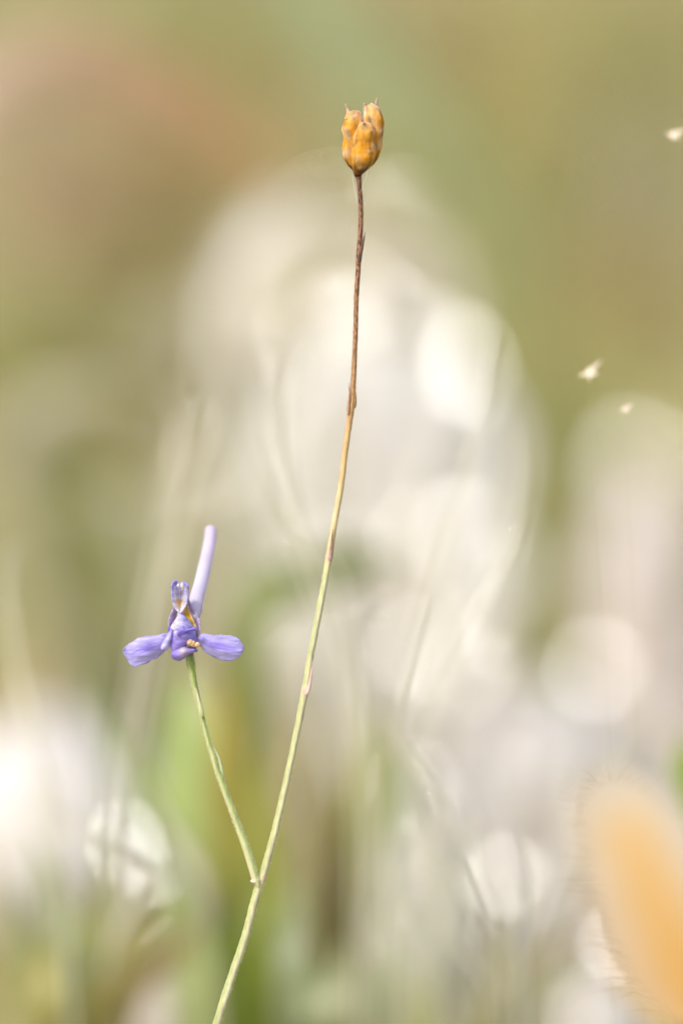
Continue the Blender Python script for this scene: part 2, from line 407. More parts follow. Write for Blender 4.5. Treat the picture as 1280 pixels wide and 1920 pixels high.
for (px, py, sz) in ((640, 770, 6.5), (740, 730, 7), (850, 800, 7), (720, 880, 7), (620, 880, 6), (840, 930, 6.5), (860, 1090, 5), (790, 1010, 5.5),
    (520, 540, 4.5), (640, 490, 5), (770, 500, 5.5), (840, 620, 5), (620, 640, 5), (420, 915, 3.8), (470, 760, 3.6),
    (40, 1450, 4.5), (150, 1450, 4.5), (120, 1540, 4), (235, 1575, 4.6), (300, 1620, 4), (190, 1430, 3.6),
    (1010, 1380, 4.6), (930, 1500, 5), (1050, 1480, 4.8), (960, 1640, 4.8), (1040, 1590, 4.6), (880, 1580, 4.4), (990, 1540, 5), (870, 1350, 4.6), (790, 1290, 5), (1110, 1330, 4.6), (900, 1690, 3.6), (780, 1560, 4), (840, 1440, 4), (1000, 1760, 3.2), (1150, 1860, 4.6),
    (1200, 950, 6.2), (1245, 1050, 7), (1205, 1140, 6.4), (1250, 1180, 5.6), (1020, 800, 3), (1030, 960, 3.2), (640, 1120, 4.2), (560, 1180, 4), (230, 960, 2.8), (950, 1210, 4.2), (330, 1890, 4.4),
    (800, 350, 3.0), (870, 830, 7), (800, 860, 7), (900, 740, 6), (690, 700, 6), (910, 900, 5.5)):
    waxy(px+rw.uniform(-15, 15), py, sz*0.00165*rw.uniform(0.85, 1.15), rw)

# ------------------------------------------------------------------ single tufts with leaf blades
def tuft(label, basepx, dep, blades, name='grass_tuft', cat='grass', leafname='leaf', mat=None, group='grass tufts around the plant'):
    if dep < 1.18: dep = 0.70+(dep-0.70)*0.62
    b0 = P(basepx, 960, dep); base = Vector((b0.x, b0.y, -0.012))
    # same distance from the lens, straight down to the ground
    base.y = b0.y
    root = empty(name, base); rnd = random.Random(int(basepx*13))
    for pts, wid, col in blades:
        d = dep + rnd.uniform(-0.02, 0.02)
        pw = [P(x, y, d) for x, y in pts]
        path = catmull(pw + [(pw[-1]+base)/2 + Vector(((pw[-1].x-base.x)*0.15, 0, 0)), base], 26)
        V = []; F = []; C = []; s = mm(d)
        c0 = [lin(c) for c in (col if isinstance(col, list) else [col, col])]
        for i, p in enumerate(path):
            t = i/25
            tg = (path[min(i+1, 25)]-path[max(i-1, 0)]).normalized()
            sd = tg.cross(FWD).normalized()
            nn = sd.cross(tg).normalized()
            tw = 0.5*math.sin(t*2.0+basepx)
            sd2 = sd*math.cos(tw)+nn*math.sin(tw)
            w = wid*s/2*min(1, (t*3.2+0.04))*(1-0.45*max(0, t-0.5)*2)
            V += [p-sd2*w, p-nn*w*0.25, p+sd2*w, p+nn*w*0.02+sd2*w*0]
            c = mixc(c0[0], c0[1], t*1.6); C += [c, tuple(x*1.1 for x in c), c, c]
        for i in range(25):
            k = i*4
            F += [(k, k+1, k+5, k+4), (k+1, k+2, k+6, k+5)]
        build(leafname, V, F, C, mat or M_LEAF, root)
    return tag(root, label, cat, group)
def arc(cx, cy, rad, a0, a1, end):
    return [(cx+rad*math.cos(R(a0+(a1-a0)*i/7)), cy-rad*math.sin(R(a0+(a1-a0)*i/7))) for i in range(8)]+[end]
SG, GR, OL, ST, BR = (150, 166, 120), (138, 160, 78), (150, 142, 70), (220, 214, 190), (160, 128, 62)
tuft('slanting sage green grass tuft crossing the bright white stone', 470, 1.0, [
   ([(140, 1230), (215, 1400), (300, 1570), (400, 1760)], 46, SG), ([(215, 1330), (290, 1500), (360, 1650), (420, 1800)], 40, GR),
   ([(170, 1300), (250, 1440), (330, 1600), (410, 1780)], 26, (128, 146, 96)), ([(250, 1420), (320, 1560), (390, 1720)], 30, ST), ([(270, 1480), (345, 1640), (405, 1800)], 18, ST)])
tuft('broad light green leaf tuft behind the flower branch', 400, 1.03, [
   ([(345, 1240), (350, 1350), (360, 1500), (385, 1700)], 150, (168, 184, 112)), ([(420, 1270), (425, 1400), (430, 1560), (440, 1750)], 90, [(176, 150, 62), (140, 140, 60)])],
   name='leafy_herb', cat='plant')
tuft('dark green leaf tuft behind the fork of the stem', 520, 1.0, [
   ([(500, 1380), (490, 1520), (485, 1660), (490, 1850)], 110, [(160, 150, 66), (120, 136, 52)]), ([(455, 1420), (470, 1600), (480, 1800)], 70, (124, 140, 58)),
   ([(560, 1640), (550, 1750), (540, 1880)], 60, (150, 158, 120))], name='leafy_herb', cat='plant')
tuft('olive green grass tuft between the stem and the pale streaks', 640, 1.02, [
   ([(700, 1330), (690, 1440), (660, 1620), (640, 1850)], 80, [(166, 176, 96), (160, 150, 70)]), ([(610, 1420), (615, 1600), (620, 1850)], 70, (150, 136, 88)),
   ([(720, 1380), (760, 1450), (720, 1600), (690, 1850)], 40, SG)])
tuft('pale straw grass tuft in front of the narrow stone', 830, 0.98, [
   ([(690, 1230), (740, 1380), (800, 1560), (830, 1850)], 22, ST), ([(740, 1450), (715, 1600), (690, 1750), (740, 1900)], 34, ST), ([(800, 1430), (820, 1600), (840, 1850)], 44, ST),
   ([(900, 1480), (870, 1640), (850, 1880)], 40, (226, 222, 206)), ([(1010, 1640), (930, 1760), (870, 1900)], 30, ST), ([(690, 1800), (740, 1700), (800, 1740), (830, 1900)], 20, ST)])
tuft('sage green low leaf tuft at the foot of the pale straw', 640, 0.96, [
   ([(560, 1790), (590, 1860), (620, 1950)], 110, (134, 142, 100)), ([(740, 1780), (700, 1860), (660, 1960)], 120, (140, 148, 104)), ([(640, 1760), (640, 1850), (645, 1960)], 80, (150, 152, 110))],
   name='leafy_herb', cat='plant')
tuft('olive brown grass tuft below the bristly seed head', 960, 0.97, [
   ([(1090, 1730), (1010, 1800), (950, 1900)], 50, (150, 140, 92)), ([(930, 1760), (940, 1830), (950, 1920)], 90, (146, 138, 88)), ([(1120, 1790), (1040, 1850), (980, 1930)], 30, (160, 162, 116))])
tuft('long arching sage leaf that sweeps from above the seed pod', 1050, 1.22, [
   ([(470, -160), (580, 0), (720, 160), (860, 350), (960, 600), (1020, 900)], 200, [(160, 172, 130), (176, 170, 104)])], name='arching_leaf_plant', cat='plant')
tuft('drooping orange brown dry leaf in front of the pinkish tan plant', -180, 1.22, [
   ([(560, 350), (470, 285), (370, 215), (250, 150), (130, 110), (0, 150), (-110, 350)], 130, [(198, 152, 98), (186, 160, 130)])], name='dry_leaf_plant', cat='plant')
tuft('dark green spreading leaves under the largest white stone', 430, 1.08, [
   ([(760, 1035), (660, 1060), (560, 1095), (470, 1180)], 80, (120, 134, 66)), ([(690, 1010), (600, 1060), (510, 1130), (450, 1230)], 60, (132, 140, 76))], name='leafy_herb', cat='plant')
tuft('arching grey olive blades behind the violet flower', 250, 1.27, [
   (arc(190, 900, 170, 70, 190, (120, 1200)), 74, (196, 188, 156)), (arc(300, 880, 150, 130, -10, (360, 1200)), 62, (190, 184, 150)), (arc(120, 1080, 150, 110, 10, (270, 1250)), 64, (186, 182, 146)),
   (arc(330, 700, 120, 180, 60, (300, 1100)), 56, (196, 186, 150)), ([(20, 620), (60, 760), (110, 900), (180, 1200)], 110, (134, 136, 62)), ([(0, 820), (40, 900), (100, 1000), (180, 1200)], 100, (140, 140, 72))])
tuft('bright green leaf standing beyond the orange leaf', 1310, 0.95, [
   ([(1290, 1370), (1285, 1450), (1290, 1560), (1300, 1750)], 90, (140, 160, 60))], name='leafy_herb', cat='plant')
tuft('pale arched straw leaves below the largest white stone', 430, 1.2, [
   ([(735, 1030), (680, 1080), (590, 1150), (500, 1220), (440, 1330)], 60, ST), ([(700, 1130), (600, 1190), (520, 1250), (460, 1340)], 30, ST)], name='dry_grass_tuft')
tuft('dull green grass tuft along the low pinkish stone', 150, 0.98, [
   ([(60, 1560), (100, 1680), (140, 1850)], 60, (150, 158, 112)), ([(200, 1600), (190, 1720), (170, 1880)], 90, (150, 150, 88)), ([(300, 1680), (250, 1780), (190, 1900)], 70, (156, 146, 86)),
   ([(0, 1620), (30, 1720), (70, 1800), (110, 1900)], 40, (140, 146, 100)), ([(90, 1740), (110, 1820), (130, 1920)], 110, (168, 160, 88)), ([(380, 1700), (330, 1790), (230, 1900)], 50, (160, 140, 96))])
tuft('thin straw blades curved to draw blur rings before the beige stone', 560, 1.35, [  # blades bent to draw the bright edges of blur rings
   ([(395, 600), (420, 500), (480, 430), (560, 390), (600, 700), (580, 1000)], 26, ST), ([(500, 560), (540, 620), (570, 760), (570, 1000)], 34, ST),
   ([(770, 540), (760, 620), (700, 760), (600, 1000)], 40, ST), ([(905, 420), (940, 560), (900, 760), (760, 1000)], 18, ST)], name='dry_grass_tuft')

tuft('thin straw blades looped as blur ring edges in front of the largest white stone', 700, 0.92, [  # loops added along the edges of the blurred discs
   ([(520, 860), (515, 960), (570, 1010), (640, 1100), (680, 1400)], 9, ST), ([(960, 720), (985, 860), (960, 1000), (880, 1180), (760, 1500)], 8, ST), ([(905, 500), (925, 620), (900, 800), (800, 1150), (730, 1500)], 8, ST),
   ([(640, 560), (560, 640), (530, 780), (560, 980), (650, 1300)], 9, ST), ([(470, 700), (480, 820), (530, 960), (620, 1200), (690, 1500)], 8, ST)], name='dry_grass_tuft')
tuft('loose pale straw blades crossing the pinkish white stone', 980, 0.88, [
   ([(690, 1280), (760, 1400), (860, 1560), (940, 1800)], 9, ST), ([(860, 1360), (930, 1480), (970, 1640), (975, 1850)], 12, (234, 230, 220)), ([(1200, 1190), (1190, 1330), (1110, 1560), (1020, 1850)], 9, ST),
   ([(700, 1820), (760, 1640), (850, 1640), (930, 1850)], 8, ST), ([(1040, 1600), (990, 1700), (960, 1850)], 9, ST), ([(800, 1500), (790, 1620), (850, 1760), (930, 1900)], 10, ST)], name='dry_grass_tuft')
tuft('fine pale straw blades behind the violet flower', 160, 0.95, [
   ([(60, 1010), (10, 1060), (30, 1250), (110, 1600)], 14, ST), ([(300, 720), (330, 800), (300, 1000), (220, 1500)], 10, ST), ([(400, 680), (390, 790), (330, 1000), (240, 1500)], 12, ST),
   ([(170, 1180), (190, 1300), (190, 1500), (180, 1700)], 9, (150, 156, 110)), ([(40, 1500), (110, 1530), (220, 1590), (290, 1640), (200, 1800)], 14, ST)], name='dry_grass_tuft')

WH = (240, 236, 226)  # near-white for the arcs added as rims of blur discs
tuft('broad pale arcs added to trace blur disc rims before the white stones', 820, 1.19, [
   (arc(735, 860, 215, 60, 205, (620, 1300)), 40, WH), (arc(740, 850, 215, 50, -55, (820, 1300)), 45, WH), (arc(640, 610, 225, 85, 185, (560, 1100)), 40, WH),
   (arc(850, 1060, 120, 80, -70, (800, 1500)), 35, WH), (arc(430, 930, 80, 40, 180, (480, 1300)), 32, ST), (arc(960, 1450, 180, 140, 30, (1060, 1750)), 32, WH), (arc(700, 560, 150, 100, 0, (800, 1000)), 35, ST)], name='blur_rim_tuft')

# ------------------------------------------------------------------ star-shaped flakes added for sun glints near the focal plane
def glint(px, py, dep, size, label, angle, stalk_pts):
    root_px = stalk_pts[-1][0]
    b = P(root_px, 960, dep); base = Vector((b.x, b.y, -0.012))
    st = empty('dry_grass_stalk', base)
    pw = [P(x, y, dep) for x, y in stalk_pts]
    path = catmull(pw+[(pw[-1]+base)/2, base], 40)
    v, f, c, _ = tube(path, lambda t: 0.00003+0.0002*max(0, t-0.55), 6, lambda t, th, p: lin((190, 180, 130)))
    build('stalk', v, f, c, M_DRY, st)
    c0 = P(px, py, dep); view = (Vector((0, 0, CAM_H))-c0).normalized(); hv = (view+sun_dir).normalized()
    a = hv.cross(Vector((math.cos(angle), 0, math.sin(angle)))).normalized(); b2 = hv.cross(a)
    V = [c0+hv*size*0.08]; F = []
    n = 10
    for k in range(n):
        th = 6.283*k/n; r = size*((0.5, 0.3, 1.1, 0.35, 0.7, 0.3, 0.8, 0.28, 1.5, 0.4)[k])  # rays of the glint are put into the star outline
        V.append(c0+(a*math.cos(th)+b2*math.sin(th))*r)
    V.append(c0-hv*size*0.25)
    for k in range(n):
        F.append((0, 1+k, 1+(k+1) % n)); F.append((n+1, 1+(k+1) % n, 1+k))
    build('flake', V, F, None, M_GLINT, st, smooth=False)
    return tag(st, label, 'dry stalk', 'dry stalks with added glint flakes')
M_GLINT, gn, gl, gp = mat_new('glossy_flake')
gp.inputs['Base Color'].default_value = (0.9, 0.74, 0.52, 1); gp.inputs['Roughness'].default_value = 0.28  # warm base colour carries the glow of the glint
gp.inputs['Specular IOR Level'].default_value = 1.0; gp.inputs['Coat Weight'].default_value = 1.0; gp.inputs['Coat Roughness'].default_value = 0.15
glint(1106, 698, 0.729, 0.0021, 'thin dry stalk holding the added, brightest glinting husk, over the tan plant', 0.6, [(1140, 668), (1106, 698), (1112, 850), (1130, 1200), (1150, 1700)])
glint(1172, 766, 0.729, 0.0012, 'thin dry stalk holding a small added glint flake just under the brightest one', 0.3, [(1220, 670), (1172, 766), (1178, 900), (1190, 1300), (1210, 1800)])
glint(1264, 252, 0.732, 0.0018, 'thin dry stalk holding an added glint flake high beside the grey sage plant', 0.0, [(1240, 245), (1264, 252), (1275, 500), (1290, 1100), (1300, 1800)])

# ------------------------------------------------------------------ the flowering plant
BASE = P(350, 960); BASE = Vector((P(330, 1920).x, P(330, 1920).y+0.01, -0.012))
plant = empty('wild_larkspur', BASE)
tag(plant, 'slender wild larkspur with one violet flower and one dry orange seed pod', 'wildflower')
STEM = [(671, 326), (673, 342), (676, 385), (675.5, 437), (671.5, 500), (668, 560), (666.5, 620), (664, 680), (662, 720), (659.5, 752), (655, 790), (648, 838), (639, 911), (627, 980), (616.6, 1045),
        (605, 1112), (588, 1200), (582, 1230), (572, 1295), (552, 1395), (536, 1470), (519, 1545), (506, 1595), (492, 1645), (480, 1680), (459, 1760), (432, 1840), (407, 1920)]
def rel_py(p):
    q = p-Vector((0, 0, CAM_H)); return 960 - q.dot(UP)/q.dot(FWD)*1920/KV
stem_pts = [P(x, y) for x, y in STEM]
low = stem_pts[-1]
stem_pts += [low+Vector((-0.007, 0.002, -0.024)), low.lerp(BASE, 0.62)+Vector((-0.003, 0.002, 0)), BASE]
W_STEM = [(326, 11), (345, 8.5), (440, 9), (480, 11), (500, 9), (620, 8.5), (720, 9.5), (755, 13), (790, 11), (900, 11.5), (1000, 11.5), (1045, 14), (1070, 12), (1200, 12), (1280, 13), (1296, 15.5), (1312, 13.5), (1400, 12), (1600, 13.5), (1680, 15), (1920, 16), (2600, 20)]
STEM_RAMP = [(326, (150, 104, 76)), (420, (160, 112, 80)), (520, (174, 126, 88)), (640, (184, 136, 92)), (740, (198, 154, 104)), (830, (222, 184, 126)), (980, (230, 204, 154)), (1045, (216, 198, 146)), (1085, (196, 198, 132)), (1400, (190, 196, 122)), (1700, (178, 186, 108)), (1920, (164, 176, 98))]
SPECK = [(326, 0.95), (500, 0.85), (640, 0.6), (740, 0.35), (800, 0.12), (900, 0.03), (1100, 0.0)]
spath = catmull(stem_pts, 520)
def stem_col(t, th, p):
    y = rel_py(p); c = lin(ramp(STEM_RAMP, y))
    rib = 0.5+0.5*math.cos(3*th+0.9)             # three downy pale ribs run down the green part
    k = min(1, max(0, (y-1040)/60))
    cream = lin((232, 220, 192))
    c = mixc(c, cream, k*(0.25+0.75*rib)*0.72)
    c = mixc(c, lin((170, 186, 96)), k*max(0, 0.55-rib)*0.95)
    for ny, w in ((1045, 9), (1296, 11), (1648, 10)):
        if abs(y-ny) < w: c = mixc(c, lin((222, 186, 172)), 0.75*(1-abs(y-ny)/w))
    return (*c, interp(SPECK, y))
ypath = [rel_py(p) for p in spath]
def stem_r(t):
    i = min(int(t*519+0.5), 519); return interp(W_STEM, ypath[i])*mm(D0)/2
v, f, c, sp = tube(spath, stem_r, 18, stem_col, lambda t, th: 1+0.05*math.cos(3*th+0.9)+0.09*noise.noise((t*110, math.cos(th)*0.7, math.sin(th)*0.7))+0.06*noise.noise((t*260, math.cos(th)*1.5, math.sin(th)*1.5)))
build('stem', v, f, c, M_STEM, plant, speck=sp)
# side branch
BR_P = [(487, 1672), (484.5, 1658), (478, 1642), (464, 1595), (445, 1545), (426, 1495), (408, 1445), (400, 1418), (391, 1392), (379, 1345), (367.5, 1295), (362, 1268), (357.5, 1245), (355.5, 1229)]
W_BR = [(0, 7), (0.05, 9), (0.09, 11.5), (0.12, 14), (0.25, 14), (0.4, 12.5), (0.47, 12), (0.53, 13), (0.6, 9.5), (0.7, 9), (0.79, 11), (0.86, 13), (0.93, 17.5), (1, 15)]
bpath = catmull([P(x, y, D0-0.0005*(i > 0)) for i, (x, y) in enumerate(BR_P)], 200)
def br_col(t, th, p):
    rib = 0.5+0.5*math.cos(3*th+0.4)
    g = ramp([(0, (186, 198, 124)), (0.6, (170, 188, 92)), (0.82, (140, 164, 40)), (1, (118, 146, 16))], t)
    c = mixc(lin(g), lin((226, 218, 186)), rib*ramp([(0, 0.62), (0.7, 0.55), (0.95, 0.3)], t))
    if t < 0.06: c = mixc(lin((226, 196, 184)), c, t/0.06*0.6)
    return (*c, 0.0)
v, f, c, sp = tube(bpath, lambda t: interp(W_BR, t)*mm(D0)/2, 18, br_col, lambda t, th: 1+0.06*math.cos(3*th+0.4)+0.04*noise.noise((t*90, math.cos(th)*1.5, math.sin(th)*1.5)))
branch = build('flower_stalk', v, f, c, M_STEM, plant, speck=sp)
# bracts pressed to the stems
def bract(pts, wid, col, tipcol, spk, depth=-0.0006):
    n = len(pts); path = catmull([P(x, y, D0+depth) for x, y in pts], 24)
    v, f, c, s = tube(path, lambda t: max(0.12, math.sin(math.pi*min(1, 0.12+0.88*(1-t)))**0.8 if False else (1-t)**0.7)*wid*mm(D0)/2*min(1, 0.5+t*4), 10,
                      lambda t, th, p: (*mixc(lin(col), lin(tipcol), t), spk), lambda t, th: 0.55+0.45*abs(math.cos(th)))
    build('bract', v, f, c, M_STEM, plant, speck=s)
bract([(672, 492), (676, 474), (680.5, 455), (684.5, 436)], 9, (110, 84, 70), (120, 78, 52), 0.8)
bract([(652, 778), (653.5, 755), (655, 738), (653, 717)], 6.5, (200, 150, 104), (186, 150, 140), 0.25)
bract([(665, 765), (666.5, 750), (666, 738), (664.5, 726)], 5, (150, 130, 80), (170, 130, 80), 0.25)
bract([(618, 1052), (620, 1038), (622, 1015), (624, 992)], 9, (196, 160, 150), (150, 110, 80), 0.3, -0.0009)
bract([(573, 1304), (579, 1290), (583.5, 1265), (586, 1240)], 9, (226, 196, 184), (214, 178, 166), 0.0, -0.0006)
bract([(380, 1345), (376, 1325), (371, 1305), (367.5, 1290)], 10, (190, 200, 128), (226, 214, 182), 0.0, -0.0011)
bract([(416, 1464), (414, 1442), (409, 1420), (398, 1396)], 12, (196, 208, 140), (222, 222, 180), 0.0, -0.0004)
bract([(477, 1652), (470, 1632), (459, 1600), (445, 1562)], 8, (228, 190, 178), (204, 212, 146), 0.0, -0.0006)
# downy node where the branch leaves
nc = P(479.5, 1651, D0-0.0006)
V, F, C = grid(lambda u, v: nc+mm(D0)*Vector((9.4*math.cos(u*6.2832)*math.sin(v*math.pi), 6*math.sin(u*6.2832)*math.sin(v*math.pi), 5.6*math.cos(v*math.pi)))*(1+0.3*noise.noise((math.cos(u*6.2832)*1.5, math.sin(u*6.2832)*1.5, v*4))), 16, 10, lambda u, v: mixc(lin((214, 196, 160)), lin((228, 204, 186)), 0.5+noise.noise((u*4, v*5, 0))))
build('node', V, F, C, M_STEM, plant, speck=[0.0]*len(V))
# fine down on the stems
def down(path, rad, n, rng, col, name='down'):
    rnd = random.Random(3); V = []; F = []; C = []
    for i in range(n):
        t = rnd.uniform(*rng); k = min(int(t*(len(path)-1)), len(path)-2); p = path[k].lerp(path[k+1], t*(len(path)-1)-k)
        tg = (path[k+1]-path[k]).normalized(); a = tg.cross(Vector((0, -1, 0))).normalized(); b = a.cross(tg)
        th = rnd.uniform(0, 6.283); d = a*math.cos(th)+b*math.sin(th)
        r = rad(t); L = rnd.uniform(1.2, 3.8)*mm(D0); w = 0.45*mm(D0)
        q = p+d*r*0.95; tip = q+(d+tg*rnd.uniform(-0.7, 0.7)).normalized()*L; sd = tg*w
        k = len(V); V += [q-sd, q+sd, tip]; F.append((k, k+1, k+2)); cc = col(t); C += [cc]*3
    return V, F, C
def nearest_t(y): return min(range(len(ypath)), key=lambda i: abs(ypath[i]-y))/519
V, F, C = down(spath, stem_r, 5200, (0, nearest_t(1935)), lambda t: lin(ramp([(0, (190, 150, 120)), (0.3, (214, 180, 140)), (0.5, (236, 226, 200))], t)))
tag(build('down', V, F, C, M_HAIR, plant), kind='stuff')
V, F, C = down(bpath, lambda t: interp(W_BR, t)*mm(D0)/2, 2200, (0, 1), lambda t: lin((236, 224, 202)))
tag(build('down', V, F, C, M_HAIR, branch), kind='stuff')

# ---- flower
def A(x, y): return (200+x/4.267, 960+y/4.267)
def B(x, y): return (290+x/11.29, 1080+y/11.29)
MM = 0.001
rec = [P(x, y, D0) for x, y in (B(740, 1700), B(750, 1660), B(745, 1600), B(720, 1540))]
v, f, c, s = tube(catmull(rec, 12), lambda t: mm(D0)*(7.5-1.5*t), 14, lambda t, th, p: lin(ramp([(0, (170, 160, 90)), (0.4, (216, 186, 148)), (1, (190, 160, 200))], t)))
flower = build('flower', v, f, c, M_PETAL, plant)
flower['label'] = 'violet flower with a long pale backward spur'
def curve_s(pts, n): return [(p.x, p.y) for p in catmull([Vector((x, y, 0)) for x, y in pts], n)]
def sheet(name, top, bot, dz, colfn, nu=36, nv=20, th=0.00022, mat=None, parent=None, ripple=0.06, edge=0.0):
    T, Bm = curve_s(top, nu+1), curve_s(bot, nu+1)
    sd = len(name)+top[0][0]
    def fn(u, v):
        i = int(round(u*nu)); a, b = T[i], Bm[i]
        x, y = a[0]+(b[0]-a[0])*v, a[1]+(b[1]-a[1])*v
        y += edge*(v-0.5)*2*(noise.noise((u*9+sd, 3.3*(v > 0.5), sd))+0.6*noise.noise((u*22+sd, 2.3*(v > 0.5), sd)))
        z = dz(u, v) + ripple*noise.noise((u*5+sd, v*5, sd)) + ripple*0.35*noise.noise((u*4+sd, v*26, sd))
        return P(x, y, D0-z*MM)
    V, F, C = grid(fn, nu, nv, colfn)
    return solid(build(name, V, F, C, mat or M_PETAL, parent or flower), th)
VIO, PALE, DEEP, MAUVE, WHITE, YEL = lin((194, 183, 245)), lin((232, 227, 247)), lin((160, 138, 236)), lin((208, 186, 226)), lin((246, 242, 244)), lin((244, 210, 40))
def sepal_col(u, v):
    e = abs(v-0.5)*2
    c = mixc(mixc(VIO, PALE, 0.22), DEEP, 0.9*math.exp(-((v-0.48)/0.2)**2)*math.exp(-((u-0.42)/0.33)**2))
    c = mixc(c, PALE, 0.9*max(0, noise.noise((u*3, (v-0.5)*(26-9*u)+u, 3)))+0.25*(u > 0.5)*(v > 0.5)*abs(noise.noise((u*5, v*9, 8))))
    return mixc(c, VIO, 0.6*max(0, e-0.85)/0.15)
# left sepal: from its base outwards
sheet('sepal', [A(*p) for p in ((505, 968), (430, 980), (330, 995), (230, 1025), (165, 1065), (130, 1112))],
               [A(*p) for p in ((470, 1108), (430, 1142), (360, 1186), (290, 1219), (210, 1232), (134, 1128))],
      lambda u, v: 0.4+2.2*u-1.0*u*u+0.9*math.sin(math.pi*v)*math.sin(math.pi*min(1, u+0.15)), sepal_col, 48, 26, 0.00016, None, None, 0.13, 2.2)
sheet('sepal', [A(*p) for p in ((716, 1010), (770, 974), (850, 986), (930, 984), (1030, 998), (1078, 1045), (1100, 1090))],
               [A(*p) for p in ((722, 1020), (750, 1075), (800, 1130), (900, 1178), (990, 1192), (1070, 1150), (1098, 1102))],
      lambda u, v: 0.2+1.2*u-0.6*u*u+0.8*math.sin(math.pi*v)*math.sin(math.pi*u), sepal_col, 48, 26, 0.00016, None, None, 0.13, 2.2)
# spur, running back away from the lens
spur_px = [(A(700, 860), -0.5), (A(712, 790), -2.0), (A(722, 690), -4.0), (A(752, 580), -6.0), (A(782, 450), -8.4), (A(812, 310), -10.8), (A(830, 200), -12.6), (A(832, 150), -13.4), (A(832, 118), -13.9)]
sp_path = catmull([P(x, y, D0-z*MM) for (x, y), z in spur_px], 60)
v, f, c, s = tube(sp_path, lambda t: mm(D0)*interp([(0, 9), (0.12, 12), (0.25, 14), (0.5, 12.8), (0.75, 11.3), (0.9, 11), (0.96, 9), (0.985, 6), (1, 2.5)], t), 20,
    lambda t, th, p: mixc(mixc(lin((240, 236, 250)), lin((244, 226, 242)), max(0, t-0.5)*2), lin((216, 196, 232)), 0.5*(0.5+0.5*math.cos(th))))
build('spur', v, f, c, M_SPUR, flower)
# upper sepal: two mauve flanks that wrap the throat and run into the spur
def mauve_col(u, v): return mixc(mixc(MAUVE, lin((182, 152, 216)), 0.7*(1-v)*0.8), PALE, 0.5*max(0, noise.noise((u*6, v*12, 1)))+0.25*v)
sheet('upper_sepal', [B(*p) for p in ((500, 640), (470, 760), (440, 880), (380, 1000), (330, 1090))], [B(*p) for p in ((420, 610), (345, 770), (292, 930), (290, 1040), (305, 1120))],
      lambda u, v: -1.6+0.4*u+1.2*math.sin(math.pi*v*0.5), mauve_col, 24, 12)
sheet('upper_sepal', [B(*p) for p in ((600, 430), (680, 640), (780, 860), (870, 1050), (890, 1180), (880, 1330))], [B(*p) for p in ((700, 420), (790, 650), (895, 790), (960, 930), (975, 1110), (950, 1290))],
      lambda u, v: -2.0+0.9*u+1.5*math.sin(math.pi*v*0.5), mauve_col, 28, 12)
# yellow nectar channel and white throat
sheet('nectar_petal', [B(*p) for p in ((650, 560), (660, 700), (650, 800), (720, 920), (800, 1050), (850, 1130))], [B(*p) for p in ((690, 600), (730, 740), (790, 860), (850, 990), (890, 1100), (900, 1150))],
      lambda u, v: 0.3+0.7*u-0.3*math.sin(math.pi*v), lambda u, v: mixc(mixc(YEL, lin((224, 170, 60)), 0.5*(1-u)), lin((236, 222, 190)), max(0, v-0.62)*1.9+0.9*max(0, 0.25-u)), 24, 10)
sheet('throat', [B(*p) for p in ((520, 780), (580, 720), (650, 650))], [B(*p) for p in ((530, 800), (620, 850), (690, 890))],
      lambda u, v: -0.2, lambda u, v: lin((236, 230, 226)), 12, 8)
sheet('nectar_petal', [B(*p) for p in ((880, 1160), (862, 1230), (880, 1310))], [B(*p) for p in ((915, 1160), (918, 1220), (900, 1290))], lambda u, v: -0.3, lambda u, v: lin((206, 196, 110)), 8, 6)
# hood: a scooped two-lobed petal with a rolled rim
def hood_fn():
    nu, nv = 40, 40
    Lx = [(0, 528), (0.08, 490), (0.2, 432), (0.35, 396), (0.55, 372), (0.8, 360), (1, 362)]
    Rx = [(0, 540), (0.08, 580), (0.2, 640), (0.35, 680), (0.55, 700), (0.8, 714), (1, 712)]
    def fn(u, v):
        x = interp(Lx, v)*(1-u)+interp(Rx, v)*u
        topy = 205 - 108*max(0, math.sin(math.pi*min(1, u/0.49)))**0.6*(u < 0.49) - 80*max(0, math.sin(math.pi*min(1, max(0, (u-0.49)/0.51))))**0.6*(u >= 0.49)
        y = 785 + (topy-785)*v
        z = 1.3 - 2.0*math.sin(math.pi*u)*math.sin(math.pi*min(1, 0.15+v*0.75)) - 0.5*v + 0.8*max(0, v-0.85)*6*0.3
        z += 0.5*max(0, abs(u-0.5)*2-0.8)/0.2*0.4 + 0.35*math.exp(-((u-0.49)/0.04)**2)*v
        px, py = B(x, y); return P(px, py, D0-z*MM)
    def col(u, v):
        e = abs(u-0.5)*2
        c = mixc(WHITE, lin((226, 220, 242)), v)
        vein = math.exp(-((e-0.45)/0.17)**2)*max(0, min(1, (v-0.5)*3.5))
        c = mixc(c, lin((112, 96, 206)), 0.8*vein*(0.6+0.4*noise.noise((u*30, v*4, 2))))
        c = mixc(c, lin((176, 146, 190)), 0.45*max(0, noise.noise((u*22, v*3, 5)))*(v > 0.3)*(e < 0.6))
        c = mixc(c, lin((246, 200, 50)), 1.0*math.exp(-((v-0.30)/0.12)**2)*math.exp(-((u-0.42)/0.24)**2) + 0.7*math.exp(-((v-0.36)/0.06)**2)*math.exp(-((u-0.74)/0.06)**2))
        c = mixc(c, lin((176, 164, 241)), 0.85*min(1, max(0, (v-0.82)/0.12)*min(1, e*1.7)+max(0, e-0.88)/0.12*min(1, v*1.5)))
        return c
    V, F, C = grid(fn, nu, nv, col)
    return solid(build('hood_petal', V, F, C, M_PETAL, flower), 0.00025)
hood_fn()
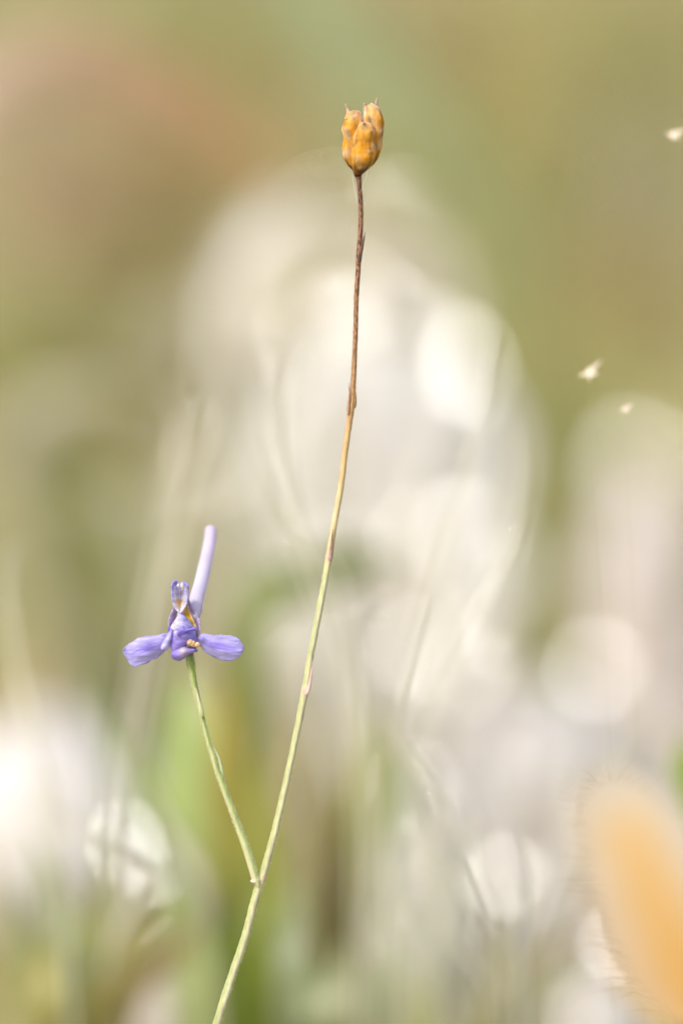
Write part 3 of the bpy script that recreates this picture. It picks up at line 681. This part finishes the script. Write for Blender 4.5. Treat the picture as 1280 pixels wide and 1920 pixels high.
# the two white crumpled stigma-like tips in the notch
for (x, y), r, sd in (((500, 205), 34, 1), ((585, 200), 46, 2), ((592, 270), 26, 3)):
    cx, cy = B(x, y); cc = P(cx, cy, D0-1.5*MM)
    V, F, C = grid(lambda u, v: cc+mm(D0)*r/11.29*Vector((math.cos(u*6.2832)*math.sin(v*math.pi)*0.8, math.sin(u*6.2832)*math.sin(v*math.pi)*0.8, math.cos(v*math.pi)*1.35))*(1+0.45*noise.noise((math.cos(u*6.2832)*2+sd, math.sin(u*6.2832)*2, v*5))), 14, 10, lambda u, v: lin((244, 238, 228)))
    build('crumpled_tip', V, F, C, M_PETAL, flower)
# central keel petal
KL = [(790, 500), (860, 488), (940, 440), (1020, 385), (1090, 345), (1150, 325), (1220, 312), (1300, 325), (1400, 335), (1480, 345), (1540, 365), (1590, 400)]
KR = [(790, 524), (830, 600), (900, 690), (1000, 765), (1090, 822), (1150, 852), (1220, 856), (1300, 874), (1390, 884), (1420, 760), (1480, 650), (1540, 600), (1590, 560)]
def keel(u, v):
    y = 790+800*v; x = interp(KL, y)*(1-u)+interp(KR, y)*u
    z = 0.9+1.7*math.sin(math.pi*u)**0.8*math.sin(math.pi*min(1, 0.12+v*0.8)) + 0.6*v + 0.10*noise.noise((u*4, v*6, 9)) - 0.45*math.exp(-((v-0.47)/0.05)**2)
    px, py = B(x, y); return P(px, py, D0-z*MM)
def keel_col(u, v):
    c = mixc(lin((226, 220, 246)), lin((194, 182, 242)), u*0.9)
    c = mixc(c, WHITE, 0.75*math.exp(-((u-0.16)/0.13)**2)*math.exp(-((v-0.36)/0.14)**2))
    c = mixc(c, lin((184, 166, 244)), min(1, max(0, (v-0.44)/0.2)))
    c = mixc(c, lin((164, 148, 236)), 0.6*math.exp(-((u-0.7)/0.2)**2)*math.exp(-((v-0.62)/0.1)**2))
    return c
V, F, C = grid(keel, 36, 44, keel_col)
solid(build('keel_petal', V, F, C, M_PETAL, flower), 0.00025)
def deep_col(u, v): return mixc(lin((158, 134, 236)), lin((184, 166, 244)), 0.5+0.5*noise.noise((u*5, v*6, 4)))
sheet('keel_frill', [B(*p) for p in ((470, 1215), (540, 1120), (600, 1052), (660, 1125), (760, 1118), (850, 1090), (915, 1108))],
                   [B(*p) for p in ((478, 1240), (520, 1270), (570, 1290), (650, 1205), (750, 1150), (840, 1140), (885, 1172))],
      lambda u, v: 3.0+0.5*math.sin(math.pi*v)-0.8*u, deep_col, 34, 10)
sheet('keel_ear', [B(*p) for p in ((350, 1110), (290, 1230), (200, 1370), (135, 1500), (150, 1555))], [B(*p) for p in ((380, 1240), (350, 1380), (310, 1500), (235, 1568), (165, 1560))],
      lambda u, v: 1.6+0.9*math.sin(math.pi*v)-0.3*u, lambda u, v: mixc(lin((190, 176, 244)), PALE, 0.6*math.sin(math.pi*u)), 26, 12)
sheet('keel_ear', [B(*p) for p in ((330, 1060), (295, 1075), (275, 1120))], [B(*p) for p in ((335, 1130), (310, 1165), (280, 1150))], lambda u, v: 1.2, deep_col, 8, 6)
def lip_col(u, v):
    c = mixc(lin((166, 144, 238)), lin((184, 166, 242)), u)
    return mixc(c, lin((238, 222, 220)), 0.95*math.exp(-((u-0.5)/0.15)**2)*math.exp(-((v-0.32)/0.4)**2))
sheet('lower_lip', [B(*p) for p in ((370, 1640), (410, 1590), (480, 1535), (570, 1480), (650, 1490), (760, 1540), (860, 1530), (905, 1585))],
                   [B(*p) for p in ((358, 1690), (400, 1750), (480, 1782), (560, 1775), (640, 1715), (760, 1640), (850, 1600), (900, 1592))],
      lambda u, v: 1.4+1.5*math.sin(math.pi*v)*math.sin(math.pi*u)+0.3*(1-u), lip_col, 36, 16)
# stamens
for (x, y, rx, ry, rot) in ((745, 1405, 46, 66, 0.5), (828, 1412, 32, 40, -0.3), (908, 1455, 54, 52, -0.9), (800, 1455, 26, 34, 0.9)):
    cx, cy = B(x, y); cc = P(cx, cy, D0-2.6*MM); s = mm(D0)/11.29
    def an(u, v):
        a, b = u*6.2832, v*math.pi
        q = Vector((math.cos(a)*math.sin(b)*rx, math.sin(a)*math.sin(b)*rx*0.9, math.cos(b)*ry))*(1+0.12*math.cos(2*a)+0.1*noise.noise((math.cos(a)*2+x, math.sin(a)*2, v*4)))
        return cc+Matrix.Rotation(rot, 3, 'Y')@q*s
    V, F, C = grid(an, 16, 12, lambda u, v: mixc(lin((236, 176, 112)), lin((248, 228, 190)), 0.5+0.8*noise.noise((math.cos(u*6.28), math.sin(u*6.28), v*3+x))))
    build('anther', V, F, C, M_ANTHER, flower)
    fp = catmull([cc, P(*B(x-20, y+50), D0-2.0*MM), P(*B(720, 1520), D0-0.6*MM)], 10)
    v, f, c, s_ = tube(fp, lambda t: mm(D0)*1.2, 6, lambda t, th, p: lin((206, 160, 150)))
    build('filament', v, f, c, M_ANTHER, flower)

# ---- seed pod of three split follicles
def K(x, y): return (600+x/8, 160+y/8)
cup = catmull([P(*K(566, 1375)), P(*K(566, 1330)), P(*K(575, 1280)), P(*K(585, 1240))], 10)
v, f, c, s = tube(cup, lambda t: mm(D0)*interp([(0, 5.5), (0.35, 8), (0.7, 12), (1, 15)], t), 14, lambda t, th, p: (*lin(ramp([(0, (84, 52, 34)), (1, (150, 96, 40))], t)), 0))
pod = build('seed_pod', v, f, c, M_POD, plant)
pod['label'] = 'dry orange seed pod of three split follicles with pointed beaks'
def follicle(left, right, ytop, ybot, zc, thick, open_dir, beak, seed, inner_yellow=True):
    """left/right: outline x(y) in pod crop units; the shell is a C in section, open towards the pod's axis."""
    nu, nv = 40, 56
    op = math.atan2(open_dir[1], open_dir[0])
    def fn(u, v):
        y = ybot+(ytop-ybot)*v
        xl, xr = interp(left, y), interp(right, y); cx, rx = (xl+xr)/2, (xr-xl)/2
        gap = 0.10+0.42*max(0, v-0.35)
        th = op + gap + (2*math.pi-2*gap)*u
        bump = 1 + 0.05*math.sin(v*17+seed+2*u) + 0.20*noise.noise((math.cos(th)*1.6+seed, math.sin(th)*1.6, v*5.5)) + 0.04*noise.noise((math.cos(th)*4+seed, math.sin(th)*4, v*16))
        ridge = 1+0.10*math.exp(-((abs(((u*2) % 1)-0.5))/0.09)**2)*0.0
        dxp = math.cos(th)*rx; prof = rx*thick
        yy = y + (0 if v < 0.75 else (v-0.75)*4*22*math.sin(th*2+seed))
        px, py = K(cx+dxp*(0.84+0.16*bump), yy)
        return P(px, py, D0-(zc+math.sin(th)*prof/8*mm(D0)*1000*bump*1.0)*MM)
    def col(u, v):
        edge = math.exp(-(min(u, 1-u)/0.05)**2)
        nz = noise.noise((u*5+seed, v*7, seed)); 
        c = mixc(lin((240, 166, 36)), lin((248, 194, 84)), 0.5+nz)
        c = mixc(c, lin((246, 222, 186)), 0.8*max(0, noise.noise((u*5+seed*3, v*5, 4.0))-0.02)*1.6 + 0.85*edge + 0.5*max(0, (v-0.8)/0.2))
        c = mixc(c, lin((116, 70, 34)), 1.0*max(0, 1-v/0.36)*(0.8+0.9*abs(nz)) + 0.6*max(0, noise.noise((u*4-seed, v*6, 11))-0.3)*2 + 0.4*math.exp(-((((u*4+0.12*nz) % 1)-0.5)/0.07)**2)*(v < 0.85))
        if seed > 7: c = mixc(c, lin((92, 56, 56)), 0.95*math.exp(-((u-0.53)/0.045)**2-((v-0.955)/0.035)**2))
        return c
    V, F, C = grid(fn, nu, nv, col)
    if beak:
        bp = [P(*K(x, y), D0-z*MM) for x, y, z in beak]
        pth = catmull(bp, 14); r0 = beak_r
        k0 = len(V)
        v2, f2, c2, _ = tube(pth, lambda t: mm(D0)*(7.0*(1-t)**1.5+0.9), 10, lambda t, th, p: mixc(lin((236, 190, 120)), lin((206, 184, 148)), t*1.3))
        V += v2; C += c2; F += [tuple(i+k0 for i in ff) for ff in f2]
    return solid(build('follicle', V, F, C, M_POD, pod), 0.00018)
beak_r = 5
follicle([(400, 430), (470, 398), (560, 360), (660, 326), (720, 345), (800, 362), (870, 348), (950, 336), (1100, 358), (1200, 420), (1300, 520)],
         [(400, 610), (480, 628), (560, 640), (700, 640), (900, 620), (1100, 600), (1300, 580)], 398, 1300, -0.6, 0.8, (0.8, 0.1), [(425, 520, -0.5), (432, 430, -0.6), (412, 360, -0.9), (385, 285, -1.1)], 1.3)
follicle([(290, 660), (330, 650), (500, 650), (700, 640), (900, 630), (1100, 610), (1300, 560)],
         [(290, 770), (340, 880), (420, 915), (500, 945), (570, 960), (680, 942), (760, 932), (850, 925), (940, 920), (1100, 856), (1180, 800), (1300, 640)], 288, 1300, -0.9, 0.75, (-0.75, 0.15), [(845, 470, -1.0), (845, 370, -1.1), (838, 280, -1.1), (858, 195, -1.2)], 4.1)
follicle([(570, 590), (650, 545), (720, 520), (790, 498), (860, 492), (960, 472), (1030, 482), (1100, 480), (1200, 478), (1260, 492), (1335, 535)],
         [(570, 760), (620, 818), (690, 836), (760, 815), (850, 800), (930, 822), (1000, 832), (1100, 808), (1180, 786), (1250, 720), (1335, 610)], 568, 1335, 1.3, 0.85, (0.05, -1.0), None, 7.7)
# spider silk between pod and stem
def silk(pts, label):
    root = P(*pts[-1]); path = catmull([P(x, y, D0-0.0008) for x, y in pts], 20)
    v, f, c, _ = tube(path, lambda t: 0.000022, 5, lambda t, th, p: lin((238, 236, 220)))
    o = build('spider_thread', v, f, c, M_HAIR, loc=root); return tag(o, label, 'spider thread', 'silk threads under the seed pod')
silk([(689, 318), (686, 332), (681, 346), (677, 358)], 'thin silk thread right of the stem just under the seed pod')
silk([(660, 328), (664, 352), (668, 372), (673, 384)], 'thin silk thread left of the stem just under the seed pod')

# ------------------------------------------------------------------ bristly seed head and the near orange leaf
def foxtail():
    dep = 0.716; b = P(1330, 960, dep); base = Vector((b.x, b.y, -0.012))
    root = empty('foxtail_grass', base)
    tag(root, 'bristly foxtail seed head half hidden behind the orange leaf', 'grass')
    axis = catmull([P(x, y, dep) for x, y in ((1140, 1470), (1165, 1560), (1195, 1680), (1235, 1800), (1280, 1930))], 40)
    path = catmull([axis[-1], axis[-1].lerp(base, 0.4)+Vector((0.004, 0, 0)), base], 20)
    v, f, c, _ = tube(path, lambda t: 0.0007, 8, lambda t, th, p: lin((176, 164, 104))); build('stalk', v, f, c, M_DRY, root)
    v, f, c, _ = tube(axis, lambda t: mm(dep)*(6+24*math.sin(math.pi*min(1, 0.08+t*0.9))), 14, lambda t, th, p: mixc(lin((170, 146, 96)), lin((206, 186, 140)), 0.5+0.5*noise.noise(p*900)), lambda t, th: 1+0.2*noise.noise((t*50, math.cos(th)*4, math.sin(th)*4)))
    sp_ = build('spike', v, f, c, M_DRY, root)
    rnd = random.Random(21); V = []; F = []; C = []
    for i in range(700):
        t = rnd.random(); k = int(t*38); p = axis[k]; up = (axis[0]-axis[-1]).normalized()
        th = rnd.uniform(0, 6.283); a = up.cross(Vector((0, 1, 0))).normalized(); bb = a.cross(up)
        d = (a*math.cos(th)+bb*math.sin(th)); dr = (d*rnd.uniform(0.9, 1.6)+up*rnd.uniform(0.35, 1.3)).normalized()
        L = mm(dep)*rnd.uniform(75, 160)*min(1, 0.4+1.3*t)*(1.5 if rnd.random() < 0.06 else 1); w = mm(dep)*rnd.uniform(0.7, 1.3)
        q = p+d*mm(dep)*18; mid = q+dr*L*0.5; tip = q+dr*L-up*L*0.12; sd = dr.cross(FWD).normalized()*w
        cc = lin(rnd.choice([(176, 156, 122), (206, 188, 154), (232, 222, 200), (150, 128, 94)])); k0 = len(V)
        V += [q-sd, q+sd, mid+sd*0.7, mid-sd*0.7, tip]; F += [(k0, k0+1, k0+2, k0+3), (k0+3, k0+2, k0+4)]; C += [cc]*5
    tag(build('bristles', V, F, C, M_HAIR, sp_), kind='stuff')
foxtail()
def near_leaf():
    dep = 0.565; b = P(1420, 960, dep); base = Vector((b.x, b.y, -0.012))
    root = empty('orange_leaf_plant', base)
    tag(root, 'large blurred orange yellow leaf with cream edge in front of the bristles', 'leaf')
    tip, foot = Vector((1118, 1440, 0)), Vector((1345, 1960, 0)); ax = (foot-tip); L = ax.length; ax.normalize(); nx = Vector((-ax.y, ax.x, 0))   # nx points lower left
    wl_ = [(0, 14), (0.04, 62), (0.12, 88), (0.3, 108), (0.5, 124), (0.7, 124), (0.85, 96), (1, 20)]
    wr_ = [(0, 14), (0.04, 62), (0.12, 96), (0.3, 136), (0.5, 140), (0.7, 140), (0.85, 100), (1, 20)]
    s = mm(dep)
    def fn(u, v):
        w = interp(wl_, v)*(1-u*2) if u < 0.5 else -interp(wr_, v)*(u*2-1)
        q = tip+ax*L*v+nx*w
        cup_ = abs(u-0.5)*2
        return P(q.x, q.y, dep - s*(9*cup_**2 + 8*math.sin(math.pi*v)) + s*1.2*noise.noise((u*6, v*9, 3)))
    def col(u, v):
        e = max(abs(u-0.5)*2, 1-min(1, v/0.30))
        o = mixc(lin((243, 214, 160)), lin((238, 190, 104)), v*1.3)
        return mixc(o, lin((230, 222, 208)), min(1, max(0, (e-0.2)/0.58))*(0.95 if u > 0.5 else 0.9-0.5*v))
    V, F, C = grid(fn, 36, 48, col)
    lf = build('leaf_blade', V, F, C, M_NEAR, root); solid(lf, 0.0004)
    mid = catmull([fn(0.5, i/12)+Vector((0, 0.0006, 0)) for i in range(13)], 40)
    v, f, c, _ = tube(mid, lambda t: 0.0002+0.0007*t, 8, lambda t, th, p: lin((236, 186, 100))); build('midrib', v, f, c, M_NEAR, lf)
    st = catmull([fn(0.5, 0.98), fn(0.5, 0.98).lerp(base, 0.4)+Vector((0.004, 0, 0.01)), base], 24)
    v, f, c, _ = tube(st, lambda t: 0.0009+0.0005*t, 8, lambda t, th, p: lin((180, 140, 84))); build('leaf_stalk', v, f, c, M_DRY, root)
near_leaf()
